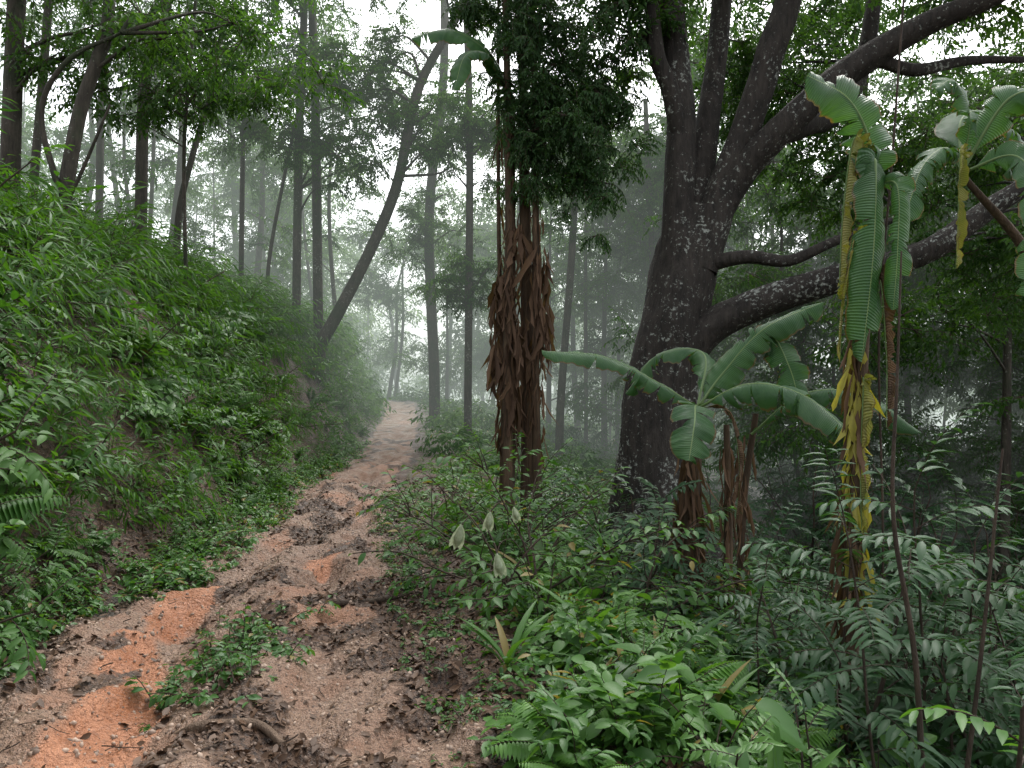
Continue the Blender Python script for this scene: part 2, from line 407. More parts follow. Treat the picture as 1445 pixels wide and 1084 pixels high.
def p_lit():
    mb=MB();leaves(mb,[[0,-.05,0]],[0,1,U(-.1,.2)],[U(-.4,.4),0,1],.10,.05,tmpl([0,.3,.7,1],[0,.45,.4,0],U(-.3,.4),U(-.2,.8)),0)
    return mb.mesh('dry_leaf',[M_lit],True)
def p_peb():
    bm=bmesh.new();bmesh.ops.create_icosphere(bm,subdivisions=1,radius=.02)
    me=bpy.data.meshes.new('pebble')
    for v in bm.verts: v.co=[v.co.x*U(.7,1.3),v.co.y*U(.7,1.2),v.co.z*U(.5,.8)]
    bm.to_mesh(me);me.materials.append(M_peb);return me
def p_stick():
    mb=MB();P=pline([-.15,0,0],[1,U(-.3,.3),0],.35,6,0,.18);tube(mb,P,[.006,.003],5,10,0);return mb.mesh('stick',[M_twig])
# ---------------------------------------------------------------- instancer and baker
_groups={}
def group_for(c):
    if c.name in _groups: return _groups[c.name]
    g=bpy.data.node_groups.new('scatter_'+c.name,'GeometryNodeTree')
    g.interface.new_socket('Geometry',in_out='INPUT',socket_type='NodeSocketGeometry')
    g.interface.new_socket('Geometry',in_out='OUTPUT',socket_type='NodeSocketGeometry')
    N=g.nodes;L=g.links
    i=N.new('NodeGroupInput');o=N.new('NodeGroupOutput')
    ci=N.new('GeometryNodeCollectionInfo');ci.inputs[0].default_value=c;ci.inputs[1].default_value=True;ci.inputs[2].default_value=True
    ip=N.new('GeometryNodeInstanceOnPoints');ip.inputs['Pick Instance'].default_value=True
    def at(nm,t):
        n=N.new('GeometryNodeInputNamedAttribute');n.data_type=t;n.inputs[0].default_value=nm;return n.outputs[0]
    e=N.new('FunctionNodeEulerToRotation');L.new(at('rot','FLOAT_VECTOR'),e.inputs[0])
    L.new(i.outputs[0],ip.inputs['Points']);L.new(ci.outputs[0],ip.inputs['Instance']);L.new(e.outputs[0],ip.inputs['Rotation'])
    L.new(at('scl','FLOAT_VECTOR'),ip.inputs['Scale']);L.new(at('idx','INT'),ip.inputs['Instance Index'])
    L.new(ip.outputs[0],o.inputs[0]);_groups[c.name]=g;return g
def scatter(name,P,R,S,c,idx=None,parent=None):
    P=np.asarray(P,float);n=len(P)
    if idx is None: idx=rng.integers(0,len(c.objects),n)
    S=np.asarray(S,float)
    if S.ndim==1: S=np.repeat(S[:,None],3,1)
    me=bpy.data.meshes.new(name);me.vertices.add(n);me.vertices.foreach_set('co',P.astype(np.float32).ravel())
    a=me.attributes.new('rot','FLOAT_VECTOR','POINT');a.data.foreach_set('vector',np.asarray(R,np.float32).ravel())
    a=me.attributes.new('scl','FLOAT_VECTOR','POINT');a.data.foreach_set('vector',S.astype(np.float32).ravel())
    a=me.attributes.new('idx','INT','POINT');a.data.foreach_set('value',np.asarray(idx,np.int32))
    o=obj(name,me,parent);md=o.modifiers.new('scatter','NODES');md.node_group=group_for(c);return o
def bake(name,P,R,S,meshes):
    """merge many small copies into one mesh"""
    P=np.asarray(P,float);n=len(P);idx=rng.integers(0,len(meshes),n);mb=MB()
    cx,cy,cz=np.cos(R).T;sx,sy,sz=np.sin(R).T
    M=np.empty((n,3,3))
    M[:,0,0]=cy*cz;M[:,0,1]=sx*sy*cz-cx*sz;M[:,0,2]=cx*sy*cz+sx*sz
    M[:,1,0]=cy*sz;M[:,1,1]=sx*sy*sz+cx*cz;M[:,1,2]=cx*sy*sz-sx*cz
    M[:,2,0]=-sy;M[:,2,1]=sx*cy;M[:,2,2]=cx*cy
    mats=[m for m in meshes[0].materials]
    for k,me in enumerate(meshes):
        s=np.where(idx==k)[0]
        if not len(s): continue
        v=np.zeros(len(me.vertices)*3);me.vertices.foreach_get('co',v);v=v.reshape(-1,3)
        W=np.einsum('nij,vj->nvi',M[s],v)*np.asarray(S)[s][:,None,None]+P[s][:,None]
        off=(np.arange(len(s))*len(v))
        base=mb.n;by={}
        for p in me.polygons: by.setdefault((len(p.vertices),p.material_index),[]).append(list(p.vertices))
        for (l,mi),f in by.items():
            F=(np.array(f)[None]+off[:,None,None]).reshape(-1,l)
            mb.F.append(F+base);mb.M.append(np.full(len(F),mi))
        mb.V.append(W.reshape(-1,3));mb.n+=len(s)*len(v)
    return obj(name,mb.mesh(name,mats,True))
def rot(n,tx=.2,ty=.2,bx=0,by=0):
    return np.stack([bx+rng.normal(0,tx,n),by+rng.normal(0,ty,n),U(0,6.28,n)],-1)
SMALL=[o.data for o in C_small.objects]
def bank():
    n=4400;y=1.2+42*rng.random(n)**1.6;q=rng.random(n)
    u=.0+5.6*q**1.1
    x=XC(y)-HW(y)-u
    dens=fbm(x*.7+40,y*.7+9)
    k=(rng.random(n)<np.where((u<2.2)&(y>8),np.clip(.75+1.6*dens,.25,1),1))
    k&=~((y<6.5)&(u<.3))
    x,y,u,dens=x[k],y[k],u[k],dens[k];n=len(x)
    z=terr(x,y)-.03
    big=np.clip(.35+u*.75,.3,1.0)*(.6+.85*rng.random(n)**2+.3*(u>1.6))
    by=.55*np.exp(-((u-1.2)/1.2)**2)
    R=rot(n,.22,.22);R[:,1]+=by
    R[:,2]=np.where(u<2.6,U(-1.2,1.2,n),R[:,2])
    p=rng.random(n);pb=np.interp(u+.5*vnoise(y*.6,u),[0,.5,1.2,2,6],[.1,.3,.5,.8,.9])
    pb=np.clip(pb+.6*fbm(x*.5+3,y*.5),.02,1)
    nearb=(y<7)&(u<2);pb=np.where(nearb,pb*.5,pb)
    idx=np.where(p<pb,rng.integers(0,4,n),rng.integers(4,10,n))
    scatter('bank_undergrowth',np.stack([x,y,z],-1),R,big,C_bank,idx)
    n=620;y=2.5+18*rng.random(n)**1.4;u=np.where(y<6,U(.1,.4,n),U(-.3,.25,n));x=XC(y)-HW(y)-u
    bake('path_edge_seedlings',np.stack([x,y,terr(x,y)],-1),rot(n),U(.6,1.5,n),SMALL)
bank()
def right():
    n=2300;y=2.6+40*rng.random(n)**1.7;v=.2+8*rng.random(n)**1.2
    x=XC(y)+HW(y)+v;z=terr(x,y)-.03
    sc=np.clip(.3+v*.45,.3,1.05)*(.65+.8*rng.random(n)**2)
    k=~((y<3.4)&(x<.45))&~((y<6)&(v<.4))&(rng.random(n)<np.clip(.8+1.2*fbm(x*.8+7,y*.8),.2,1))
    P=np.stack([x,y,z],-1)[k]
    scatter('forest_floor_foliage',P,rot(n)[k],sc[k],C_shr)
    n=150;y=U(3.2,6.0,n);x=.05+.05*(y-3.2)+1.6*rng.random(n)
    scatter('foreground_herbs',np.stack([x,y,terr(x,y)-.02],-1),rot(n),U(.5,.95,n),C_shr)
    n=520;y=2.8+10*rng.random(n);v=U(2,9,n);x=XC(y)+HW(y)+v
    scatter('shaded_saplings',np.stack([x,y,terr(x,y)],-1),rot(n),U(.8,1.5,n),C_dark)
    n=300;y=10+14*rng.random(n);x=.25*y+U(1.5,12,n)
    scatter('slope_undergrowth',np.stack([x,y,terr(x,y)+.3],-1),rot(n),U(1.4,2.6,n),C_dark)
    n=260;y=2.6+9*rng.random(n)**1.3;s=U(.7,1.25,n);x=XC(y)+HW(y)*s
    bake('trail_seedlings',np.stack([x,y,terr(x,y)],-1),rot(n),U(.3,.95,n),SMALL)
    n=60;x=rng.normal(-1.68,.17,n);y=rng.normal(4.75,.35,n)
    bake('ridge_seedling_clump',np.stack([x,y,terr(x,y)],-1),rot(n),U(.5,1.2,n),SMALL)
right()
n=2200;y=U(17,75,n);x=U(-34,38,n);k=np.abs(x-XC(y))>HW(y)+.5
x=x[k];y=y[k];n=len(x)
scatter('distant_undergrowth',np.stack([x,y,terr(x,y)+.2],-1),rot(n),U(1.2,2.4,n),C_far)
def debris():
    n=32000;y=2.5+11*rng.random(n)**1.5;x=XC(y)+U(-1.7,1.9,n)
    mk=masks(x,y);k=rng.random(n)<np.clip(mk[:,2]*.9+.06,0,1)*np.where(mk[:,0]>.6,.15,1)
    x=x[k];y=y[k];n=len(x)
    bake('leaf_litter',np.stack([x,y,terr(x,y)+.008],-1),np.stack([rng.normal(0,.35,n),rng.normal(0,.35,n),U(0,6.28,n)],-1),U(.2,.75,n),[p_lit() for i in range(6)])
    n=13000;y=2.5+10*rng.random(n)**1.5;x=XC(y)+U(-1.3,1.3,n)
    bake('pebbles',np.stack([x,y,terr(x,y)],-1),rot(n,1,1),.15+.85*rng.random(n)**4,[p_peb() for i in range(5)])
    n=320;y=2.6+9*rng.random(n)**1.3;x=XC(y)+U(-1.2,1.5,n)
    bake('fallen_twigs',np.stack([x,y,terr(x,y)+.008],-1),rot(n,.08,.08),U(.2,.7,n),[p_stick() for i in range(5)])
debris()
def root(pts,r,mat=M_wood,name='fallen_branch'):
    mb=MB();P=[(x,y,float(terr(x,y))+h) for x,y,h in pts];tube(mb,P,r,10,len(P)*6,0,.35,True)
    return obj(name,mb.mesh(name,[mat]))
root([(-1.62,3.75,.0),(-1.45,3.70,.015),(-1.2,3.76,.015),(-1.0,3.7,-.02)],[.01,.026,.022,.01])
root([(-1.6,6.1,.0),(-1.3,5.9,.01),(-.95,6.1,.01),(-.7,6.3,-.02)],[.01,.02,.018,.01],M_twig,'exposed_root')
# ---------------------------------------------------------------- trees
def crown_pts(cs):
    out=[]
    for (cx,cy,cz,rx,ry,rz,n) in cs:
        q=nrm(rng.normal(0,1,(n,3)))*(rng.random((n,1))**.45)
        out.append(np.array([cx,cy,cz])+q*[rx,ry,rz])
    return np.concatenate(out)
def tree(name,pts,r,cs,mat=M_tr,c=None,sc=(.8,1.3),limbs=5,extra=[],sides=10,rough=.06,lr=None):
    mb=MB();pts=np.array(pts,float);tube(mb,pts,r,sides,len(pts)*5,0,rough)
    cand=[catmull(pts,30)[8:]]
    for P,rr in extra: tube(mb,P,rr,12 if sides>12 else 8,len(P)*5,0,rough);cand.append(catmull(P,16)[8:])
    C=np.concatenate(cand)
    P=crown_pts(cs) if cs else np.zeros((0,3))
    j=0
    for (cx,cy,cz,rx,ry,rz,n) in cs:
        for k in range(limbs):
            e=P[j+int(U(0,n))]
            dd=np.linalg.norm(C-e,axis=1)+3*np.clip(C[:,2]-e[2]+.4,0,9);b=C[int(np.argmin(dd))]
            if np.linalg.norm(b-e)>4: continue
            mid=(b+e)/2+rng.normal(0,.15,3)+[0,0,.2]
            rb=lr or min(float(np.mean(r))*.33,.05)
            tube(mb,[b,mid,e],[rb,rb*.6,rb*.2],5,10,0)
        j+=n
    o=obj(name,mb.mesh(name,[mat]))
    if cs:
        n=len(P);scatter('foliage',P,rot(n,.35,.35),U(sc[0],sc[1],n),c or C_spray,parent=o)
    return o
def T(y,xz,r0,r1,cs=(),**k):
    b=xz[0];g=float(terr(b[0],y))-.3
    pts=[(b[0]-(xz[1][0]-b[0])*.1,y,g)] if g<b[1]-.2 else []
    pts+=[(x,y+.15*i,z) for i,(x,z) in enumerate(xz)]
    if y>20: k.setdefault('c',C_mid)
    return tree('forest_tree',pts,list(np.linspace(r0,r1,len(pts))),list(cs),**k)
T(14,[(-8.84,5),(-8.8,8.4),(-8.6,13)],.19,.13,[(-8.5,14,10.5,2.2,2.2,2,45),(-7.4,14,7.6,1.5,1.2,.8,16)])
T(11.24,[(-6.52,3.2),(-6.42,4.2),(-6.27,5.5),(-6.07,6.4),(-6.0,7.1),(-5.9,10)],.12,.08,[(-6,11.5,9.2,1.8,1.8,1.3,30),(-5.0,12,6.8,1.4,.9,.4,10)],
  extra=[([(-6.42,11.3,4.3),(-6.62,11.2,5.4),(-6.2,11.1,6.1),(-5.4,11,6.45)],[.045,.04,.035,.02]),([(-6.35,11.3,4.1),(-6.0,11.2,4.7),(-5.6,11.1,5.5)],[.03,.025,.015])])
T(16.86,[(-10.15,5.5),(-9.9,9.7),(-9.8,14)],.1,.08,[(-9.8,17,11.5,2,2,2,35)])
T(16.86,[(-7.86,4.9),(-7.83,8.2),(-7.45,9.7),(-7.2,14)],.14,.1,[(-6.6,16.5,8.6,1.9,1.5,.8,26),(-7,17,12,2.2,2.2,1.6,30)])
T(17.2,[(-7.2,5.2),(-6.9,6.8),(-6.5,8.5),(-6.1,12)],.08,.05,[(-6,17.5,11,1.8,1.8,1.2,25)])
T(14.05,[(-5.75,3.4),(-5.84,5.9),(-5.7,8.5)],.04,.03,[(-4.6,14.4,6.9,1.8,1.0,.5,13),(-6.6,14.4,6.6,1.2,1,.5,8)])
T(22.48,[(-7.64,5),(-7.64,8.5),(-7.6,12.5)],.08,.06,[(-7.6,22.5,9.6,2.0,1.8,1.6,40)])
T(22.48,[(-6.08,4),(-6.04,8.8),(-5.94,12.4),(-5.9,16)],.13,.1,[(-5.4,22,8.3,1.9,1.5,1.2,34),(-5.9,22,13,2.5,2.5,2,40)])
T(23,[(-5.6,3.8),(-5.7,9.2),(-5.85,12.7),(-6,16)],.15,.11,[(-4.4,23,10.2,2.0,1.6,1.4,36)])
T(22.48,[(-6.84,5.2),(-6.24,8.6),(-5.9,10.5)],.06,.04,[(-5.9,22.5,10.5,1.2,1.2,.8,20)])
T(22.0,[(-5.3,2.6),(-4.94,3.4),(-4.04,5.2),(-3.24,7.2),(-2.64,10),(-1.44,12.4),(-.6,15)],.2,.11,[(-2.4,22.5,8.9,1.5,1.2,1.2,30),(-1.5,22.5,13.2,2.4,2,1.5,40),(-3.6,23,11,1.3,1.2,.9,22)])
T(28.1,[(-2.75,2.15),(-2.93,7.65),(-2.43,12.65),(-2.43,17)],.2,.14,[(-2.2,28,11,2.8,2,2,55),(-2.9,28,7.2,1.8,1.5,1.6,34)])
T(22.48,[(-1.24,1.6),(-1.2,8.4),(-1.3,12.4),(-1.3,15)],.12,.09,[(-1.0,22.8,8.6,1.5,1.3,1.8,36),(-1.4,22.8,4.6,1.2,.8,.9,22)])
T(22,[(-11.4,6.5),(-11.4,10),(-11.2,14)],.12,.09,[(-11,22,12,2.5,2.5,2,45)])
T(23,[(1.4,1),(1.7,4.8),(1.9,8),(2.1,12)],.13,.08,[(1.6,23,8.4,1.8,1.6,2.4,50)])
T(28,[(2.6,1),(2.6,6),(2.7,12)],.08,.06,[(2.8,28,10,2,2,3,60)])
T(26,[(4.3,-1),(4.6,5),(4.4,11)],.12,.08,[(4.6,26,8,2,2,2,60)])
def mass(name,n,xr,yr,hr,ns,sc,low=.35,keep=None,rad=(.1,.24),c=None,mat=None):
    mb=MB();PP=[]
    q_=0
    while q_<n:
        x=U(*xr);y=U(*yr)
        if abs(x-XC(y))<2.0 or (keep and not keep(x,y)): continue
        q_+=1
        z=float(terr(x,y));h=U(*hr);lx,ly=rng.normal(0,.8,2);r=U(*rad)
        P=np.array([[x,y,z-.3],[x+lx*.5,y,z+h*.35],[x+lx*.6,y+ly*.5,z+h*.7],[x+lx*1.6,y+ly,z+h]])
        tube(mb,P,[r,r*.75,r*.5,r*.15],7,12,0,.05)
        C=catmull(P,20)
        k=int(ns*U(.6,1.3))
        for j in range(6):
            t=U(low,1);b=C[int(t*19)];a=U(0,6.28);rr=U(.9,2.8)
            e=b+np.array([math.cos(a)*rr,math.sin(a)*rr,U(.3,1.4)]);tube(mb,[b,(b+e)/2+[0,0,.1],e],[r*.25,r*.15,.012],4,7,0)
            q=rng.normal(0,1,(k//6,3))*[.9,.8,.5];PP.append(e+q)
    o=obj(name,mb.mesh(name,[mat or M_tr]));P=np.concatenate(PP);m_=len(P)
    scatter('foliage',P,rot(m_,.4,.4),U(sc[0],sc[1],m_),c or C_spray,parent=o)
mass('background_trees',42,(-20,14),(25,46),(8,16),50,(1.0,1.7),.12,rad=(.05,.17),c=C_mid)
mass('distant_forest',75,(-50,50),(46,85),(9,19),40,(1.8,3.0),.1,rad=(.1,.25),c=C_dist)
mass('hillside_trees',24,(5,17),(14,27),(8,15),90,(.9,1.5),.12,keep=lambda x,y:x>.27*y+1.0,rad=(.05,.13))
# big spreading tree
Y=11.24
ext=[
 ([(2.33,Y,3.0),(2.36,Y,4.2),(2.42,Y+.1,5.4),(2.35,Y+.2,6.2),(2.3,Y+.2,7.2),(2.2,Y+.3,9.5)],[.3,.24,.2,.19,.17,.12]),
 ([(2.38,Y,5.1),(2.2,Y-.1,5.75),(1.98,Y-.2,6.3),(1.9,Y-.3,8)],[.13,.12,.1,.08]),
 ([(2.5,Y,3.2),(2.68,Y+.2,4.6),(2.88,Y+.4,5.6),(3.1,Y+.6,7),(3.3,Y+.8,9.5)],[.28,.2,.17,.15,.12]),
 ([(2.6,Y-.1,3.2),(2.95,Y-.1,4.3),(3.3,Y-.2,5.3),(3.58,Y-.3,6.2),(3.85,Y-.3,7.1),(4.2,Y-.4,9.5)],[.28,.23,.2,.19,.17,.12]),
 ([(2.75,Y-.1,3.7),(3.15,Y-.2,4.5),(3.7,Y-.5,5.1),(4.4,Y-.8,5.7),(5.3,Y-1.1,6.2),(6.1,Y-1.3,6.5),(7.4,Y-1.5,7.2)],[.2,.21,.21,.18,.14,.12,.07]),
 ([(3.6,Y-.45,5.0),(4.1,Y-.2,5.2),(4.6,Y+.2,5.45),(5.1,Y+.5,6.1),(5.4,Y+.7,7.2),(5.6,Y+.8,9)],[.17,.15,.14,.13,.12,.09]),
 ([(4.7,Y-.85,5.85),(5.4,Y-.6,5.8),(6.2,Y-.4,6.0),(7.2,Y-.2,6.1)],[.09,.08,.06,.04]),
 ([(2.2,Y,1.6),(2.6,Y-.2,2.25),(3.2,Y-.4,2.62),(4.3,Y-.8,3.0),(5.3,Y-1.1,3.3),(6.1,Y-1.4,3.9),(7.2,Y-1.6,4.5)],[.34,.28,.23,.19,.17,.12,.08]),
 ([(2.6,Y-.1,3.25),(3.2,Y-.4,3.33),(3.7,Y-.6,3.25),(4.3,Y-.8,3.5),(5,Y-1,3.75)],[.12,.09,.075,.06,.04]),
 ([(2.1,Y,.1),(2.6,Y-.6,-.8),(3.0,Y-1,-1.5)],[.4,.25,.1]),([(2.0,Y,.1),(1.5,Y-.5,-.5),(1.2,Y-.8,-1.0)],[.4,.22,.1]),
]
tree('spreading_tree',[(2.0,Y,-1.8),(2.03,Y,-.5),(2.1,Y,.7),(2.13,Y,1.5),(2.24,Y,2.3),(2.38,Y,3.0),(2.5,Y,3.6),(2.62,Y,4.1)],[.8,.62,.52,.49,.47,.45,.38,.26],
 [(2.0,Y+.5,9.0,2.5,2.5,1.4,50),(4.6,Y-.5,8.6,2.8,2.5,1.5,70),(6.6,Y-1,7.0,1.6,1.5,.7,40),(4.2,Y+1.8,6.6,1.4,1,1.0,44),(1.6,Y+.2,7.0,.9,.8,.9,30),(5.8,Y+.8,4.9,2.0,1,.8,50),(7.2,Y,3.2,1.4,1,1,30)],M_big,C_spray,(.7,1.1),4,ext,24,.13,.03)
# ---------------------------------------------------------------- dead-leaf clad stems
TS=[tmpl([0,.2,.4,.6,.8,1],[0,.3,.5,.35,.45,.0],.2,.9),tmpl([0,.15,.35,.6,.8,1],[0,.5,.3,.5,.2,0],-.15,-.8),tmpl([0,.3,.5,.7,.9,1],[0,.25,.4,.2,.3,0],.3,1.3)]
def strips(mb,x,y,z0,z1,r,n,L=.5,W=.07,m=1,spread=.25):
    z=U(z0,z1,n);a=U(0,6.28,n);rr=r*U(.6,1.2,n)
    B=np.stack([x+np.cos(a)*rr,y+np.sin(a)*rr,z],-1)
    D=np.stack([np.cos(a)*spread*U(-.2,1,n),np.sin(a)*spread*U(-.2,1,n),-np.ones(n)],-1)+rng.normal(0,.12,(n,3))
    Nn=np.stack([np.cos(a),np.sin(a),np.zeros(n)],-1)+rng.normal(0,.5,(n,3))
    l=L*U(.4,1.3,n)
    for k in range(3):
        s=slice(k,None,3)
        leaves(mb,B[s],D[s],Nn[s],l[s],W*U(.4,1.3,len(l[s])),TS[k],m)
mb=MB()
for (x,y,r) in ((-.04,11.0,.07),(.20,11.3,.085),(.36,11.0,.055),(-.16,11.5,.035)):
    tube(mb,[(x,y,-.8),(x+U(-.04,.04),y,1.5),(x+U(-.05,.05),y,4),(x+U(-.1,.1),y,8.5)],[r*1.4,r,r*.9,r*.5],9,20,0,.2)
    strips(mb,x,y,.8,3.2,r*1.2,60,.5,.055)
    strips(mb,x,y,3.0,6.0,r*1.1,40,.45,.035)
for (cx,cz,n) in ((-.12,2.9,40),(.1,2.3,40),(.42,2.5,30),(-.18,2.2,30),(.4,3.3,25),(.05,3.6,30),(.0,1.6,25)):
    strips(mb,cx,11,cz-.25,cz+.25,.09,n,.55,.09,1,.3)
o=obj('vine_covered_tree',mb.mesh('vine_covered_tree',[M_stem,M_dead]))
P=crown_pts([(.25,11,6.4,.7,.7,1.3,70),(.2,10.9,5.0,.4,.45,.8,22),(1.2,11,5.7,.8,.8,1.4,52),(1.05,10.8,4.3,.5,.5,.8,16),(-.3,11.2,7.3,.8,.8,.6,18),(.3,11,8.5,1.5,1.5,1,30)])
scatter('foliage',P,rot(len(P),.3,.3),U(.5,.9,len(P)),C_vine,parent=o)
# ---------------------------------------------------------------- banana plants
class Ban:
    def __init__(s): s.mb=MB();s.uv=[]
    def stem(s,P,r,m=1,n=14,sides=10):
        k=s.mb.n;tube(s.mb,P,r,sides,n,m,.08);s.uv+=[(0,.5)]*(s.mb.n-k)
    def strips(s,*a,**k):
        q=s.mb.n;strips(s.mb,*a,**k);s.uv+=[(0,.5)]*(s.mb.n-q)
    def leaf(s,pts,w,nh=(0,-.3,1),fold=.35,tears=6,m=0,droop=.35,n=60,petiole=.06):
        tears=int(tears*1.7)
        C=catmull(np.array(pts,float),n);T=nrm(np.gradient(C,axis=0));nh=np.array(nh,float)
        S=nrm(np.cross(T,nh));Nn=np.cross(S,T)
        t=np.linspace(0,1,n);ln=np.sum(np.linalg.norm(np.diff(C,axis=0),axis=1))
        prof=np.clip(sm((t-petiole)/.16),0,1)*np.sqrt(np.clip(1-((t-.45)/.56)**4,0,1))
        K=7;ph=U(0,9)
        for sg in(1,-1):
            cuts=sorted(set([0,n-1]+list(rng.integers(8,n-3,tears))))
            for a,b in zip(cuts[:-1],cuts[1:]):
                if b-a<1: continue
                small=(b-a)<7
                f0=fold+rng.normal(0,.12);dr=droop*U(.6,1.5)+(U(0,.7) if small else 0);L_=U(.82,1.03)
                V=[];uv=[]
                ii=np.arange(a,b+1)
                for i in ii:
                    e=(i-(a+b)/2)/(max(b-a,1)/2)
                    for k in range(K):
                        q=k/(K-1);R=w*.5*prof[i]*q*L_*(1-.10*q*e*e)
                        ang=f0-dr*q*1.3
                        g=-.03*e*q**2*(1 if 0<a or b<n-1 else 0)
                        rag=(.008*math.sin(i*1.6+sg)+.018*math.sin(i*.4+ph+sg))*q
                        p=C[i]+S[i]*sg*R*math.cos(ang)+Nn[i]*(R*math.sin(ang)+rag)+T[i]*(R*.28+g)+np.array([0,0,-1.])*R*q*.12
                        V.append(p);uv.append((t[i]*ln,sg*q))
                m_=len(ii);A=np.arange(m_-1)[:,None]*K;B=np.arange(K-1)[None]
                F=np.stack([A+B,A+B+1,A+B+K+1,A+B+K],-1).reshape(-1,4)
                s.mb.add(V,[F],m);s.uv+=uv
        k=s.mb.n;tube(s.mb,C-Nn*.006,[.016*min(1,w*2.5),.003],6,n,m);s.uv+=[(0,0.)]*(s.mb.n-k)
    def out(s,name):
        return obj(name,s.mb.mesh(name,[M_ban,M_stem,M_bany,M_band,M_yel,M_dead],True,s.uv))
b=Ban();y=7.5
b.stem([(1.65,y,-1.2),(1.68,y,.2),(1.72,y,1.0),(1.75,y,1.4)],[.11,.09,.07,.05])
b.strips(1.66,y,-.3,1.0,.1,150,L=.5,W=.05,m=5)
c0=(1.75,y,1.38)
b.leaf([c0,(1.35,y-.1,1.62),(.85,y-.2,1.85),(.27,y-.3,1.9)],.30,(0,-.5,1),.05,6,droop=.5)
b.leaf([c0,(2.0,y,1.72),(2.35,y-.1,2.12),(2.85,y-.2,2.35)],.40,(.2,-.6,.8),.1,5,droop=.45)
b.leaf([(2.35,y+.2,1.9),(2.45,y,2.05),(2.58,y-.1,1.75),(2.68,y-.1,1.4)],.36,(0,-1,.3),.0,3,droop=.2)
b.leaf([c0,(1.66,y-.3,1.4),(1.58,y-.6,1.25),(1.5,y-.75,.95)],.42,(0,-.8,.6),.0,2,droop=.15)
b.leaf([c0,(2.1,y-.4,1.6),(2.5,y-.7,1.5),(2.9,y-.9,1.1)],.42,(0,-.5,1),.1,7,droop=.55)
b.leaf([c0,(1.9,y+.4,1.9),(1.5,y+.7,1.9),(1.2,y+.9,1.5)],.36,(0,-.5,1),.1,6,droop=.4)
b.leaf([c0,(1.95,y-.3,1.35),(2.0,y-.5,.9),(1.95,y-.55,.35)],.14,(0,-1,0),.8,5,m=3,droop=-.6)
b.stem([(2.1,y+.3,-1.2),(2.12,y+.3,.3),(2.1,y+.3,1.2)],[.05,.04,.03]);b.stem([(2.3,y+.6,-1.2),(2.35,y+.6,.3),(2.45,y+.5,1.3)],[.04,.035,.03])
b.strips(2.1,y+.3,-.4,1.1,.05,50,L=.4,W=.045,m=5);b.strips(2.35,y+.6,-.4,1.1,.05,50,L=.4,W=.045,m=5)
b.leaf([(2.4,y+.5,1.1),(2.8,y+.2,1.5),(3.3,y,1.5),(3.8,y-.1,1.15)],.36,(0,-.5,1),.1,7,droop=.5)
b.out('banana_plant')
b=Ban();y=5.62
b.stem([(2.35,y,-1.3),(2.4,y,.3),(2.46,y,1.6),(2.52,y,2.6),(2.53,y,3.1)],[.08,.05,.045,.035,.025],n=24)
b.strips(2.42,y,.2,1.9,.05,90,L=.30,W=.06,m=4,spread=.3)
b.strips(2.43,y,.6,2.3,.05,50,L=.4,W=.05,m=5,spread=.2)
b.strips(2.38,y,-.8,.9,.06,90,L=.4,W=.05,m=5)
b.leaf([(2.53,y,3.0),(2.5,y-.05,3.3),(2.33,y-.1,3.58),(2.03,y-.15,3.72)],.40,(-.3,-.9,.5),.1,4,droop=.3,petiole=.0)
b.leaf([(2.53,y,3.05),(2.5,y-.15,3.12),(2.46,y-.2,2.5),(2.38,y-.2,1.75)],.36,(.3,-1,0),.05,5,droop=.5,petiole=0.)
b.leaf([(2.55,y,3.0),(2.62,y-.2,2.95),(2.6,y-.25,2.5),(2.57,y-.25,2.1)],.24,(-.5,-1,0),.2,5,droop=.8)
b.leaf([(2.53,y,3.1),(2.4,y-.05,3.32),(2.32,y-.05,2.8),(2.29,y-.05,2.2)],.17,(.6,-1,0),.8,8,m=2,droop=-.6,petiole=0.)
b.leaf([(2.5,y,2.6),(2.4,y-.1,2.65),(2.3,y-.1,2.2),(2.27,y-.1,1.75)],.13,(-.6,-1,0),.8,8,m=2,droop=-.6,petiole=0.)
b.leaf([(2.5,y,2.3),(2.55,y-.1,2.35),(2.6,y-.1,1.8),(2.6,y-.1,1.3)],.13,(.6,-1,0),.8,8,m=3,droop=-.6,petiole=0.)
b.leaf([(2.48,y,1.6),(2.44,y-.1,1.6),(2.42,y-.1,1.0),(2.42,y-.12,.55)],.12,(.5,-1,0),.8,8,m=2,droop=-.6,petiole=0.)
b.out('banana_plant')
b=Ban();y=6.6;c0=(3.72,y,3.35)
b.stem([(5.2,y+.5,-2.4),(5.0,y+.4,.8),(4.5,y+.2,2.5),c0],[.08,.06,.045,.025],m=1,n=24)
b.leaf([c0,(3.68,y-.2,3.75),(3.5,y-.3,4.0),(3.3,y-.4,3.9)],.26,(0,-.6,.8),.1,6)
b.leaf([c0,(3.55,y-.3,3.45),(3.48,y-.4,3.0),(3.46,y-.4,2.5)],.16,(.2,-1,0),.6,7,m=2,droop=-.4)
b.leaf([c0,(4.0,y-.2,3.9),(4.3,y-.3,3.8),(4.5,y-.4,3.1)],.46,(0,-.9,.5),.0,6)
b.leaf([c0,(4.0,y-.3,3.4),(4.05,y-.5,2.9),(3.88,y-.6,2.25)],.36,(.1,-1,.1),.1,6,droop=.3)
b.leaf([c0,(3.5,y-.2,3.5),(3.2,y-.4,3.3),(3.0,y-.5,2.85)],.28,(-.3,-.7,.7),.1,9)
b.leaf([c0,(3.9,y+.3,3.9),(4.3,y+.5,4.0),(4.8,y+.6,3.6)],.42,(0,-.5,1),.1,6)
b.out('banana_plant')
b=Ban();y=11.1
b.stem([(-.05,y+.2,-.6),(-.02,y+.2,3),(0,y,5.6)],[.09,.07,.05])
